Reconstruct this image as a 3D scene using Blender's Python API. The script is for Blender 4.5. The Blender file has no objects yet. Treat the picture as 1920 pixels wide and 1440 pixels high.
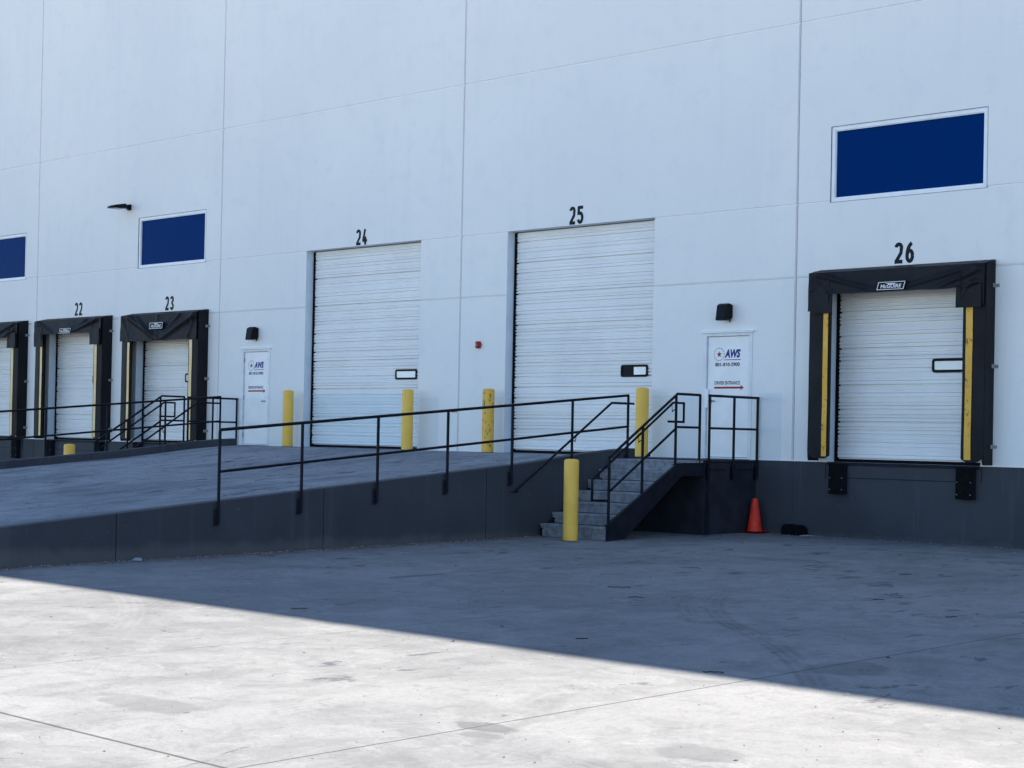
import bpy, math, random
from mathutils import Vector, Matrix, noise
random.seed(7)
S = bpy.context.scene
C = S.collection
R = math.radians

# ---------------------------------------------------------------- camera
cam_d = bpy.data.cameras.new("camera")
cam = bpy.data.objects.new("camera", cam_d); C.objects.link(cam)
cam_d.sensor_width = 36.0
cam_d.lens = 3187.76 / 1920 * 36
cam_d.shift_y = 67.28 / 1920
cam_d.clip_start = 0.1; cam_d.clip_end = 3000
rx = Vector((0.7208949765585855, 0.6927612250186117, 0.01980701601223767))
ux = Vector((-0.007414258756254118, -0.02086903171397045, 0.9997547260615558))
fx = Vector((-0.6930046619898685, 0.7208650141503843, 0.009908069149655531))
M = Matrix(((rx.x, ux.x, -fx.x, 0.0), (rx.y, ux.y, -fx.y, -23.63155), (rx.z, ux.z, -fx.z, 1.52642), (0, 0, 0, 1)))
cam.matrix_world = M
S.camera = cam

# ---------------------------------------------------------------- sky, sun, exposure
HB = 14.0                                    # building height
SUN = Vector((0.30, 1.0, (HB + 0.17) / 13.72)).normalized()
EL = math.asin(SUN.z); AZ = math.atan2(SUN.x, SUN.y)
W = bpy.data.worlds.new("World"); S.world = W
W.use_nodes = True
wt = W.node_tree; wt.nodes.clear()
sky = wt.nodes.new('ShaderNodeTexSky'); sky.sky_type = 'NISHITA'; sky.sun_disc = False
sky.sun_elevation = EL; sky.sun_rotation = AZ
sky.altitude = 1300; sky.air_density = 1.0; sky.dust_density = 0.35; sky.ozone_density = 3.0
bg = wt.nodes.new('ShaderNodeBackground'); bg.inputs['Strength'].default_value = 0.100
wo = wt.nodes.new('ShaderNodeOutputWorld')
wt.links.new(sky.outputs[0], bg.inputs[0]); wt.links.new(bg.outputs[0], wo.inputs[0])
sd = bpy.data.lights.new("sun", 'SUN'); sd.energy = 5.0; sd.angle = R(0.53); sd.color = (1.0, 0.935, 0.845)
so = bpy.data.objects.new("sun", sd); C.objects.link(so)
so.rotation_euler = (-SUN).to_track_quat('-Z', 'Y').to_euler()
so.location = (0, 30, 60)
S.view_settings.view_transform = 'Standard'; S.view_settings.look = 'None'
S.view_settings.exposure = 1.60; S.view_settings.gamma = 1.0
S.view_settings.use_curve_mapping = False

# ---------------------------------------------------------------- helpers: objects
def rootloc(o):
    v = Vector((0, 0, 0))
    while o is not None:
        v += Vector(o.location); o = o.parent
    return v

def link(o, parent=None):
    C.objects.link(o)
    if parent is not None: o.parent = parent
    return o

def tag(o, label=None, cat=None, group=None, kind=None):
    if label: o['label'] = label
    if cat: o['category'] = cat
    if group: o['group'] = group
    if kind: o['kind'] = kind
    return o

def thing(name, loc, label, cat, group=None):
    o = bpy.data.objects.new(name, None); o.location = loc; o.empty_display_size = 0.2
    link(o); return tag(o, label, cat, group)

class MB:
    def __init__(s): s.v = []; s.f = []; s.sm = []
    def add(s, vs, fs, smooth=False):
        n = len(s.v); s.v += [tuple(v) for v in vs]
        s.f += [tuple(i + n for i in f) for f in fs]; s.sm += [smooth] * len(fs); return s
    def box(s, x0, x1, y0, y1, z0, z1):
        if x0 > x1: x0, x1 = x1, x0
        if y0 > y1: y0, y1 = y1, y0
        if z0 > z1: z0, z1 = z1, z0
        vs = [(x, y, z) for z in (z0, z1) for y in (y0, y1) for x in (x0, x1)]
        return s.add(vs, [(0, 2, 3, 1), (4, 5, 7, 6), (0, 1, 5, 4), (2, 6, 7, 3), (0, 4, 6, 2), (1, 3, 7, 5)])
    def bbox(s, x0, x1, y0, y1, z0, z1, b=0.01):
        """box whose vertical front edges and rims are chamfered"""
        if x0 > x1: x0, x1 = x1, x0
        vs = []; 
        def ring(z, i):
            return [(x0 + i, y0 + i + b, z), (x0 + i + b, y0 + i, z), (x1 - i - b, y0 + i, z), (x1 - i, y0 + i + b, z),
                    (x1 - i, y1 - i - b, z), (x1 - i - b, y1 - i, z), (x0 + i + b, y1 - i, z), (x0 + i, y1 - i - b, z)]
        rs = [ring(z0, b), ring(z0 + b, 0), ring(z1 - b, 0), ring(z1, b)]
        for r in rs: vs += r
        fs = [tuple(range(7, -1, -1)), tuple(range(24, 32))]
        for k in range(3):
            for i in range(8):
                j = (i + 1) % 8; fs.append((8 * k + i, 8 * k + j, 8 * k + 8 + j, 8 * k + 8 + i))
        return s.add(vs, fs)
    def prism_x(s, prof, x0, x1):
        """prof: (y,z) polygon extruded along x"""
        n = len(prof); vs = [(x0, y, z) for y, z in prof] + [(x1, y, z) for y, z in prof]
        fs = [tuple(range(n - 1, -1, -1)), tuple(range(n, 2 * n))] + [(i, (i + 1) % n, n + (i + 1) % n, n + i) for i in range(n)]
        return s.add(vs, fs)
    def prism_y(s, prof, y0, y1):
        n = len(prof); vs = [(x, y0, z) for x, z in prof] + [(x, y1, z) for x, z in prof]
        fs = [tuple(range(n)), tuple(range(2 * n - 1, n - 1, -1))] + [(i, (i + 1) % n, n + (i + 1) % n, n + i) for i in range(n)]
        return s.add(vs, fs)
    def tube(s, pts, r, n=10, cap=True):
        pts = [Vector(p) for p in pts]; rings = []; prev = None
        for i, p in enumerate(pts):
            if i == 0: t = (pts[1] - p).normalized()
            elif i == len(pts) - 1: t = (p - pts[i - 1]).normalized()
            else:
                a = (p - pts[i - 1]).normalized(); b = (pts[i + 1] - p).normalized(); t = (a + b).normalized()
            up = Vector((0, 0, 1)) if abs(t.z) < 0.9 else Vector((0, 1, 0))
            u = t.cross(up).normalized()
            if prev is not None and u.dot(prev) < 0: u = -u
            prev = u; w = t.cross(u).normalized()
            k = 1.0
            if 0 < i < len(pts) - 1:
                k = 1.0 / max(0.5, math.cos(0.5 * (p - pts[i - 1]).angle(pts[i + 1] - p)))
            ring = []
            nb = ((pts[i] - pts[i - 1]).normalized().cross((pts[i + 1] - p).normalized())) if 0 < i < len(pts) - 1 else Vector((0, 0, 0))
            for j in range(n):
                a = 2 * math.pi * j / n
                d = (u * math.cos(a) + w * math.sin(a)) * r
                if nb.length > 1e-4:
                    q = nb.normalized().cross(t)      # in-plane direction stretched by the mitre
                    d = d + q * (d.dot(q)) * (k - 1)
                ring.append(p + d)
            rings.append(ring)
        vs = [v for rg in rings for v in rg]; fs = []
        for i in range(len(rings) - 1):
            for j in range(n):
                k2 = (j + 1) % n; fs.append((i * n + j, i * n + k2, (i + 1) * n + k2, (i + 1) * n + j))
        s.add(vs, fs, True)
        if cap:
            m = len(rings) - 1
            s.add(rings[0], [tuple(range(n - 1, -1, -1))]); s.add(rings[m], [tuple(range(n))])
        return s
    def lathe(s, prof, c, n=24, smooth=True):
        vs = []; fs = []
        for r, z in prof:
            for j in range(n):
                a = 2 * math.pi * j / n; vs.append((c[0] + r * math.cos(a), c[1] + r * math.sin(a), c[2] + z))
        for i in range(len(prof) - 1):
            for j in range(n):
                k = (j + 1) % n; fs.append((i * n + j, i * n + k, (i + 1) * n + k, (i + 1) * n + j))
        s.add(vs, fs, smooth)
        m = len(prof) - 1
        s.add(vs[m * n:], [tuple(range(n))]); s.add(vs[:n], [tuple(range(n - 1, -1, -1))])
        return s
    def grid(s, nx, nz, fn, smooth=True, flip=False):
        vs = [fn(i / nx, j / nz) for j in range(nz + 1) for i in range(nx + 1)]
        fs = []
        for j in range(nz):
            for i in range(nx):
                a = j * (nx + 1) + i; q = (a, a + 1, a + nx + 2, a + nx + 1)
                fs.append(q[::-1] if flip else q)
        return s.add(vs, fs, smooth)
    def build(s, name, mat, parent=None):
        L = rootloc(parent)
        me = bpy.data.meshes.new(name)
        me.from_pydata([(v[0] - L.x, v[1] - L.y, v[2] - L.z) for v in s.v], [], s.f)
        me.polygons.foreach_set('use_smooth', s.sm)
        me.materials.append(mat); me.validate(); me.update()
        return link(bpy.data.objects.new(name, me), parent)

# ---------------------------------------------------------------- helpers: materials
class NT:
    def __init__(s, name):
        s.m = bpy.data.materials.new(name); s.m.use_nodes = True
        s.t = s.m.node_tree; s.b = s.t.nodes['Principled BSDF']
        s.geo = s.t.nodes.new('ShaderNodeNewGeometry')
    def n(s, typ, ins=None, **kw):
        nd = s.t.nodes.new(typ)
        for k, v in kw.items(): setattr(nd, k, v)
        for k, v in (ins or {}).items(): s.set(nd.inputs[k], v)
        return nd
    def set(s, inp, v):
        if isinstance(v, bpy.types.NodeSocket): s.t.links.new(v, inp)
        elif hasattr(v, 'outputs'): s.t.links.new(v.outputs[0], inp)
        else: inp.default_value = v
    def math(s, op, a, b=0.0, c=0.0, clamp=False):
        nd = s.t.nodes.new('ShaderNodeMath'); nd.operation = op; nd.use_clamp = clamp
        s.set(nd.inputs[0], a); s.set(nd.inputs[1], b)
        if op in ('MULTIPLY_ADD', 'SMOOTH_MIN'): s.set(nd.inputs[2], c)
        return nd.outputs[0]
    def step(s, x, a, b):       # smooth map a->0, b->1
        nd = s.t.nodes.new('ShaderNodeMapRange'); nd.interpolation_type = 'SMOOTHSTEP'
        s.set(nd.inputs['Value'], x); s.set(nd.inputs['From Min'], a); s.set(nd.inputs['From Max'], b)
        return nd.outputs[0]
    def pos(s, scale=(1, 1, 1), loc=(0, 0, 0)):
        mp = s.n('ShaderNodeMapping', {'Vector': s.geo.outputs['Position'], 'Scale': scale, 'Location': loc}); return mp.outputs[0]
    def noise(s, scale, detail=3.0, rough=0.55, vec=None, dist=0.0):
        nd = s.n('ShaderNodeTexNoise', {'Vector': vec if vec is not None else s.geo.outputs['Position'], 'Scale': scale, 'Detail': detail, 'Roughness': rough, 'Distortion': dist})
        return nd.outputs[0]
    def mix(s, f, a, b, mode='MIX'):
        nd = s.t.nodes.new('ShaderNodeMix'); nd.data_type = 'RGBA'; nd.blend_type = mode; nd.clamp_factor = True
        s.set(nd.inputs[0], f)
        for k, v in ((6, a), (7, b)):
            if isinstance(v, tuple) and len(v) == 3: v = v + (1,)
            s.set(nd.inputs[k], v)
        return nd.outputs[2]
    def bump(s, h, strength=0.3, dist=0.01):
        nd = s.n('ShaderNodeBump', {'Height': h, 'Strength': strength, 'Distance': dist}); s.set(s.b.inputs['Normal'], nd.outputs[0])
    def out(s, col, rough=0.7, spec=0.3, metal=0.0):
        if isinstance(col, tuple) and len(col) == 3: col = col + (1,)
        s.set(s.b.inputs['Base Color'], col); s.set(s.b.inputs['Roughness'], rough)
        s.set(s.b.inputs['Specular IOR Level'], spec); s.set(s.b.inputs['Metallic'], metal); return s.m

def simple(name, col, rough=0.6, var=0.12, scale=6.0, spec=0.3, metal=0.0, bump=0.0, bscale=60):
    t = NT(name)
    f = t.noise(scale, 4)
    c2 = tuple(max(0, c * (1 - var)) for c in col); c1 = tuple(min(1, c * (1 + var)) for c in col)
    m = t.out(t.mix(t.step(f, .3, .7), c2, c1), rough, spec, metal)
    if bump: t.bump(t.noise(bscale, 3), bump, 0.004)
    return m

def mat_wall():
    t = NT('painted_concrete')
    big = t.noise(0.22, 4, .6); fine = t.noise(2.3, 5, .65); run = t.noise(1.0, 4, .6, t.pos((2.2, 2.2, .12)))
    col = t.mix(t.step(big, .3, .7), (.83, .82, .785), (.88, .865, .815))
    col = t.mix(t.math('MULTIPLY', t.step(fine, .5, .66), .35), col, (.77, .775, .765))
    col = t.mix(t.math('MULTIPLY', t.step(run, .54, .66), .12), col, (.70, .71, .70))
    # overpainted band along the bottom of the wall
    sep = t.n('ShaderNodeSeparateXYZ', {0: t.geo.outputs['Position']})
    x, z = sep.outputs[0], sep.outputs[2]
    band = None
    for a, b, top in ((-32.1, -31.35, 2.34), (-29.75, -29.2, 2.32), (-25.35, -24.75, 2.3), (-23.4, -22.95, 2.31), (-19.25, -18.2, 2.33), (-16.95, -16.45, 2.36)):
        k = t.math('MULTIPLY', t.math('MULTIPLY', t.step(x, a, a + .03), t.step(x, b, b - .03)), t.step(z, top, top - .03))
        band = k if band is None else t.math('MAXIMUM', band, k)
    col = t.mix(t.math('MULTIPLY', band, .55), col, (.66, .715, .735))
    scf = t.math('MULTIPLY', t.step(t.noise(9, 5, .7), .62, .72), t.step(z, 2.1, 1.5))
    col = t.mix(t.math('MULTIPLY', scf, .5), col, (.42, .44, .46))
    m = t.out(col, .75, .25)
    t.bump(t.math('ADD', t.math('MULTIPLY', t.noise(38, 3, .6), .6), t.math('MULTIPLY', t.noise(1.2, 3), 2.0)), .25, .006)
    return m

def mat_base():
    t = NT('grey_painted_concrete')
    big = t.noise(.7, 5, .6); sc = t.noise(11, 5, .7)
    col = t.mix(t.step(big, .3, .72), (.038, .042, .051), (.052, .057, .067))
    col = t.mix(t.math('MULTIPLY', t.step(sc, .64, .70), .45), col, (.11, .115, .12))
    run = t.noise(1.0, 4, .6, t.pos((5, 5, .25)))
    col = t.mix(t.math('MULTIPLY', t.step(run, .55, .66), .28), col, (.085, .09, .10))
    sep = t.n('ShaderNodeSeparateXYZ', {0: t.geo.outputs['Position']})
    foot = t.math('MULTIPLY', t.step(t.math('ADD', sep.outputs[2], t.math('MULTIPLY', t.noise(3, 4), .25)), .22, .05), .35)
    col = t.mix(foot, col, (.16, .15, .14))
    m = t.out(col, .7, .3); t.bump(t.noise(30, 4, .6), .35, .006); return m

ARCS = [  # cx, cy, radius, dirx, diry, cos(half angle), half width, strength (>0 dark, <0 light)
    (-19.524, -23.191, 10.454, .561, .828, .988, .14, -.40), (-4.205, -5.304, 7.663, -.769, -.64, .97, .12, .55),
    (-17.152, -21.804, 13.324, .685, .728, .985, .13, .5), (-4.916, -5.871, 7.058, -.775, -.632, .975, .12, .5),
    (-5.75, -16.067, .845, -.808, -.589, .6, .12, -.28), (-4.079, -14.065, 2.577, -.846, -.533, .9, .12, -.30),
    (14.28, -14.897, 22.806, -1, 0, .99, .2, -.5), (1.265, -14.443, 8.188, -.99, -.143, .98, .2, -.45),
    (-23.452, -22.395, 12.69, .862, .508, .97, .15, .35), (-7.585, -7.229, 6.215, -.606, -.795, .97, .11, .3),
    (-6.5, -24.0, 7.2, .25, .97, .94, .14, .35), (-14.0, -3.5, 8.0, .6, -.8, .93, .14, .3)]
STAINS = [(-7.12, -16.40, .22, .13, .62), (-6.95, -16.62, .16, .09, .4), (-5.72, -16.1, .30, .22, .42), (-9.2, -17.4, .45, .2, .35), (-7.0, -12.7, .3, .35, .45),
          (-14.6, -10.0, .09, .55, .7), (-13.2, -4.6, .7, .25, .35), (-10.5, -2.6, .9, .25, .35), (-12.4, -1.9, 1.3, .16, .3)]

def mat_ground(ramp=False):
    t = NT('ramp_concrete' if ramp else 'yard_concrete')
    P = t.geo.outputs['Position']
    sep = t.n('ShaderNodeSeparateXYZ', {0: P}); x, y = sep.outputs[0], sep.outputs[1]
    big = t.noise(.33, 5, .62, dist=.6); mid = t.noise(1.3, 6, .68, dist=1.2); fine = t.noise(14, 6, .75)
    sw = t.noise(.9, 6, .7, t.pos((1.0, .38, 1)), 1.4)
    A, B = ((.215, .224, .240), (.305, .311, .322)) if ramp else ((.184, .184, .181), (.240, .238, .232))
    col = t.mix(t.step(big, .36, .64), A, B)
    col = t.mix(t.math('MULTIPLY', t.step(mid, .50, .60), .26), col, tuple(c * .68 for c in A))
    col = t.mix(t.math('MULTIPLY', t.step(mid, .46, .36), .35), col, tuple(min(1, c * 1.16) for c in B))
    col = t.mix(t.math('MULTIPLY', t.step(sw, .53, .62), .42 if ramp else .24), col, tuple(c * .6 for c in A))
    col = t.mix(t.math('MULTIPLY', t.step(fine, .48, .66), .22), col, tuple(c * .6 for c in A))
    pt = t.noise(2.6, 8, .80, t.pos((1, 1, 1), (11, 5, 0)), .8)
    col = t.mix(t.math('MULTIPLY', t.step(pt, .545, .60), .40 if ramp else .30), col, tuple(c * .55 for c in A))
    col = t.mix(t.math('MULTIPLY', t.step(pt, .45, .39), .36), col, tuple(min(1, c * 1.22) for c in B))
    gr = t.noise(42, 4, .8)
    col = t.mix(t.math('MULTIPLY', t.step(gr, .53, .63), .34), col, tuple(c * .5 for c in A))
    # scuffs: small dark streaks of rubber and grit
    sc = t.noise(2.6, 5, .7, t.pos((1.0, .5, 1), (3, 7, 0)), .5)
    near = t.step(y, -15, -7)      # the traffic zone by the docks is the most marked
    th = t.math('SUBTRACT', .645, t.math('MULTIPLY', near, .055))
    col = t.mix(t.math('MULTIPLY', t.step(sc, th, t.math('ADD', th, .045)), .7 if ramp else .62), col, (.04, .045, .055))
    if not ramp:
        s2 = t.noise(5.5, 4, .7, t.pos((.8, .8, 1), (17, 3, 0)), .3)
        col = t.mix(t.math('MULTIPLY', t.step(s2, .66, .70), t.math('MULTIPLY', near, .7)), col, (.035, .04, .05))
    if ramp:
        # tyre streaks running up the ramp
        st = t.noise(1.6, 4, .65, t.pos((1.0, .13, 1), (1, 2, 0)), .4)
        col = t.mix(t.math('MULTIPLY', t.step(st, .53, .62), .5), col, (.12, .125, .14))
    if not ramp:      # pale outer yard, out of view, added to bounce sun onto the wall
        col = t.mix(t.math('MULTIPLY', t.step(t.math('ADD', y, t.math('MULTIPLY', big, 4.0)), -30, -34), .8), col, (.36, .355, .34))
    spk = t.n('ShaderNodeTexVoronoi', {'Vector': P, 'Scale': 5.0, 'Randomness': 1.0})
    col = t.mix(t.math('MULTIPLY', t.step(spk.outputs['Distance'], .05, .03), .5), col, (.08, .08, .08))
    hgt = t.math('MULTIPLY', fine, .5)
    if not ramp:
        for cx, cy, r, dx, dy, ca, w, k in ARCS:
            vx = t.math('SUBTRACT', x, cx); vy = t.math('SUBTRACT', y, cy)
            d = t.math('SQRT', t.math('ADD', t.math('MULTIPLY', vx, vx), t.math('MULTIPLY', vy, vy)))
            off = t.math('ABSOLUTE', t.math('SUBTRACT', d, r))
            cs = t.math('DIVIDE', t.math('ADD', t.math('MULTIPLY', vx, dx), t.math('MULTIPLY', vy, dy)), d)
            f = t.math('MULTIPLY', t.step(off, w, w * .75), t.step(cs, ca, ca + (1 - ca) * .35))
            tread = t.math('SINE', t.math('MULTIPLY', d, 78.0))
            f = t.math('MULTIPLY', t.math('MULTIPLY', f, t.step(pt, .36, .52)), t.math('ADD', t.math('MULTIPLY', t.step(tread, -.6, .5), .6), .4))
            f = t.math('MULTIPLY', f, t.math('MULTIPLY', t.step(mid, .3, .6), abs(k) * (1.0 if k > 0 else .62)))
            col = t.mix(f, col, (.10, .10, .105) if k > 0 else (.285, .283, .276))
        nn = t.math('MULTIPLY', t.math('SUBTRACT', t.noise(3.5, 5, .65), .5), 1.6)
        for cx, cy, ax, ay, k in STAINS:
            ex = t.math('DIVIDE', t.math('SUBTRACT', x, cx), ax); ey = t.math('DIVIDE', t.math('SUBTRACT', y, cy), ay)
            d = t.math('ADD', t.math('SQRT', t.math('ADD', t.math('MULTIPLY', ex, ex), t.math('MULTIPLY', ey, ey))), nn)
            col = t.mix(t.math('MULTIPLY', t.step(d, 1.15, .85), k), col, (.085, .085, .09))
        # settled dust and grit at the foot of the ramp wall and under the stair
        wob = t.math('MULTIPLY', t.math('SUBTRACT', t.noise(1.7, 5, .7), .5), .8)
        dst = t.math('ADD', t.math('SUBTRACT', x, -18.5), wob)
        dirt = t.math('MULTIPLY', t.step(dst, .50, .22), t.step(y, -19, -17))
        dirt = t.math('MAXIMUM', dirt, t.math('MULTIPLY', t.step(t.math('ADD', y, wob), -.55, -.25), .6))
        dirt = t.math('MULTIPLY', dirt, t.step(t.noise(8, 4, .6), .3, .6))
        col = t.mix(t.math('MULTIPLY', dirt, .8), col, (.165, .125, .09))
        # saw cut joints
        jm = None
        wv = t.math('MULTIPLY', t.math('SUBTRACT', t.noise(6, 3), .5), .012)
        for ax, c, w in ((x, -11.12, .007), (x, -7.155, .011), (x, -3.1, .01), (x, 1.0, .01), (x, 5.1, .01), (x, -34.0, .008), (x, -38.0, .008), (y, -18.25, .017), (y, -13.60, .005), (y, -23.0, .012), (y, -27.6, .012), (y, -36.8, .012)):
            d = t.math('ABSOLUTE', t.math('ADD', t.math('SUBTRACT', ax, c), wv)); k = t.step(d, w, w * .6)
            jm = k if jm is None else t.math('MAXIMUM', jm, k)
        col = t.mix(t.math('MULTIPLY', jm, .82), col, (.05, .05, .05))
        hgt = t.math('SUBTRACT', hgt, t.math('MULTIPLY', jm, 2.0))
    m = t.out(col, .85, .2)
    t.bump(t.math('ADD', hgt, t.math('MULTIPLY', mid, .8)), .35, .006)
    return m

def mat_door():
    t = NT('white_door_steel')
    sm = t.noise(1.0, 5, .7, t.pos((.25, 1, 16))); big = t.noise(.8, 4, .6)
    col = t.mix(t.step(big, .3, .7), (.80, .795, .77), (.875, .865, .83))
    col = t.mix(t.math('MULTIPLY', t.step(sm, .50, .66), .38), col, (.64, .66, .68))
    sep = t.n('ShaderNodeSeparateXYZ', {0: t.geo.outputs['Position']})
    x, z = sep.outputs[0], sep.outputs[2]
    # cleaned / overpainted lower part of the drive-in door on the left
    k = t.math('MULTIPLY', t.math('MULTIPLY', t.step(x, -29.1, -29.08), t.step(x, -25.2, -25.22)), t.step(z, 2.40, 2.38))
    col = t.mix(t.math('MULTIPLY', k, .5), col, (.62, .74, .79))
    m = t.out(col, .42, .4); return m

def mat_yellow(name, a, b, wear, scuff):
    t = NT(name)
    col = t.mix(t.step(t.noise(3, 4), .35, .65), a, b)
    sep = t.n('ShaderNodeSeparateXYZ', {0: t.geo.outputs['Position']})
    n = t.noise(14, 6, .75, t.pos((1, 1, .6)))
    col = t.mix(t.math('MULTIPLY', t.step(n, wear, wear + .04), scuff), col, (.05, .045, .03))
    m = t.out(col, .5, .4); t.bump(t.noise(40, 3), .15, .003); return m

def mat_fabric():
    t = NT('black_vinyl')
    n = t.noise(2.0, 5, .65); s2 = t.noise(7, 5, .7)
    col = t.mix(t.step(n, .3, .7), (.0045, .005, .007), (.011, .0115, .015))
    col = t.mix(t.math('MULTIPLY', t.step(s2, .62, .74), .35), col, (.035, .035, .04))
    m = t.out(col, .55, .2); t.bump(t.noise(5, 4, .6), .3, .02); return m

def mat_glass():
    t = NT('sky_tinted_glass')
    col = t.mix(t.noise(.5, 2), (.0006, .024, .120), (.0008, .031, .150))  # blue of the reflected sky is painted into the base colour
    t.b.inputs['IOR'].default_value = 1.18
    m = t.out(col, .05, .12); t.b.inputs['Specular Tint'].default_value = (.25, .5, 1, 1); return m

M_WALL = mat_wall(); M_BASE = mat_base(); M_YARD = mat_ground(); M_RAMP = mat_ground(True)
M_DOOR = mat_door(); M_FAB = mat_fabric(); M_GLASS = mat_glass()
M_YEL = mat_yellow('bollard_yellow', (.88, .52, .07), (.94, .57, .095), .66, .55)
M_YELW = mat_yellow('bollard_yellow_scuffed', (.82, .45, .05), (.88, .50, .07), .56, .9)
M_STR = mat_yellow('stripe_yellow', (.76, .40, .035), (.84, .46, .06), .57, .7)
M_STRP = mat_yellow('stripe_faded', (.88, .60, .22), (.92, .70, .36), .68, .5)
M_STEEL = simple('black_painted_steel', (.004, .006, .012), .5, .3, 9, .16, bump=.1)
M_STRG = simple('dark_stringer_paint', (.009, .011, .018), .6, .3, 5, .2, bump=.15)
M_TREAD = simple('stair_tread_steel', (.25, .265, .285), .75, .25, 10, .3, bump=.3, bscale=45)
M_PLATE = simple('dark_plate_paint', (.020, .024, .033), .6, .25, 8, .2)
M_LAND = simple('landing_concrete', (.020, .023, .032), .75, .25, 3, .25, bump=.25, bscale=35)
M_FRAME = simple('white_frame_paint', (.78, .80, .805), .45, .06, 5, .4)
M_ALU = simple('white_aluminium', (.84, .86, .87), .35, .05, 4, .5)
M_LEAF = simple('white_steel_leaf', (.90, .895, .87), .45, .04, 2.5, .4)
M_BLACK = simple('black_plastic', (.0035, .004, .006), .5, .3, 12, .15)
M_RUB = simple('black_rubber', (.005, .005, .006), .85, .3, 14, .1, bump=.3)
M_INK = simple('black_sign_paint', (.008, .010, .018), .6, .2, 8, .2)
M_NAVY = simple('blue_sign_paint', (.02, .03, .22), .5, .1, 8, .3)
M_RED = simple('red_sign_paint', (.36, .02, .02), .5, .15, 8, .3)
M_REDP = simple('red_plastic', (.33, .008, .012), .35, .15, 14, .5)
M_CONE = simple('orange_cone_rubber', (.78, .038, .014), .55, .16, 9, .35)
M_BRASS = simple('satin_steel', (.2, .2, .21), .3, .1, 10, .5, metal=.9)
M_ZINC = simple('galvanised_clip', (.30, .32, .34), .5, .2, 12, .4, metal=.3)
M_PANEW = simple('pane_reflection', (.97, .97, .90), .25, .05, 3, .5)  # bright reflection on the door panes, painted as a near-white base
M_LENS = simple('lamp_lens', (.30, .31, .32), .2, .05, 6, .5)
M_SIGNW = simple('sign_white', (.75, .76, .78), .5, .03, 6, .4)
M_DEB = simple('grit', (.10, .085, .07), .9, .5, 3, .1)
M_TWIG = simple('twig', (.035, .028, .022), .9, .3, 9, .1)
M_PAPER = simple('crumpled_paper', (.30, .32, .36), .8, .08, 12, .2)
M_CHIP = simple('pale_chips', (.42, .40, .37), .85, .2, 12, .2)
M_SEAL = simple('grey_sealant', (.27, .28, .29), .8, .25, 9, .2)
M_REV = simple('jamb_shade_tint', (.68, .735, .775), .6, .05, 3, .2)  # bluish shade of the jambs put into the colour of the reveals
M_BOLT = simple('weathered_bolt', (.12, .125, .13), .5, .2, 9, .3)
M_ROOF = simple('roof_membrane', (.5, .5, .5), .9, .1, 1, .1)

def gz(y):   # ground height: the yard falls away from the building
    return max(min(0.0, .0125 * y), -.5)

# ---------------------------------------------------------------- ground
mb = MB()
xs = [-700, -60, -30, 0, 30, 700]; ys = [-700, -40, -20, 0, 40, 700]
for i in range(5):
    for j in range(5):
        a, b, c, d = xs[i], xs[i + 1], ys[j], ys[j + 1]
        mb.add([(a, c, gz(c)), (b, c, gz(c)), (b, d, gz(d)), (a, d, gz(d))], [(0, 1, 2, 3)])
tag(mb.build('yard_ground', M_YARD), kind='structure')

# ---------------------------------------------------------------- warehouse building
X0, X1 = -64.0, 16.0
B = thing('warehouse_building', (-24.16, 0, 0), 'large white tilt-up concrete warehouse with grey base, reveal joints and numbered loading doors', 'building')
VJ = [-16.23 + 8.0 * k for k in range(-6, 5)]
VJ = [-40.22 - 8 * 2, -40.22 - 8, -40.22, -32.18, -24.21, -16.23, -8.24, -.25, 7.75]
HJ = [4.268, 5.487, 8.518]
DRIVE = [(-29.05, -25.39), (-22.93, -19.27)]
DOCKS = [-42.19, -38.18, -34.165, -14.175]
PDOOR = [-30.77, -17.60]
WINS = [(-43.58, -40.82), (-35.55, -32.77), (-15.575, -12.775)]
DZ = 1.22
OPEN = [(a, b, DZ, 5.503) for a, b in DRIVE] + [(c - 1.372, c + 1.372, DZ, 4.268) for c in DOCKS] \
     + [(a, b, 5.471, 6.705) for a, b in WINS] + [(c - .49, c + .49, DZ, 3.37) for c in PDOOR]

def groove_profile(joints, w=.012, ch=.011, depth=.028):
    pts = {}
    for c in joints:
        pts[c - w - ch] = 0; pts[c - w] = depth; pts[c + w] = depth; pts[c + w + ch] = 0
    return pts

def wall_skin(z0, z1, hj, y0, name, mat, parent, depth=.028):
    px = groove_profile([j for j in VJ if X0 < j < X1], depth=depth); pz = groove_profile([j for j in hj if z0 < j < z1], w=.009, ch=.010, depth=depth * .6)
    px[X0] = 0; px[X1] = 0; pz[z0] = 0; pz[z1] = 0
    for a, b, c, d in OPEN:
        for v in (a, b): px.setdefault(v, 0)
        for v in (c, d):
            if z0 < v < z1: pz.setdefault(v, 0)
    gx = sorted(px); gzz = sorted(pz); m = MB(); nx = len(gx)
    for z in gzz:
        for x in gx: m.v.append((x, y0 + max(px[x], pz[z]), z))
    for j in range(len(gzz) - 1):
        for i in range(nx - 1):
            cx = (gx[i] + gx[i + 1]) / 2; cz = (gzz[j] + gzz[j + 1]) / 2
            if any(a < cx < b and c < cz < d for a, b, c, d in OPEN): continue
            q = j * nx + i; m.f.append((q, q + 1, q + nx + 1, q + nx)); m.sm.append(False)
    return m.build(name, mat, parent)

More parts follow.
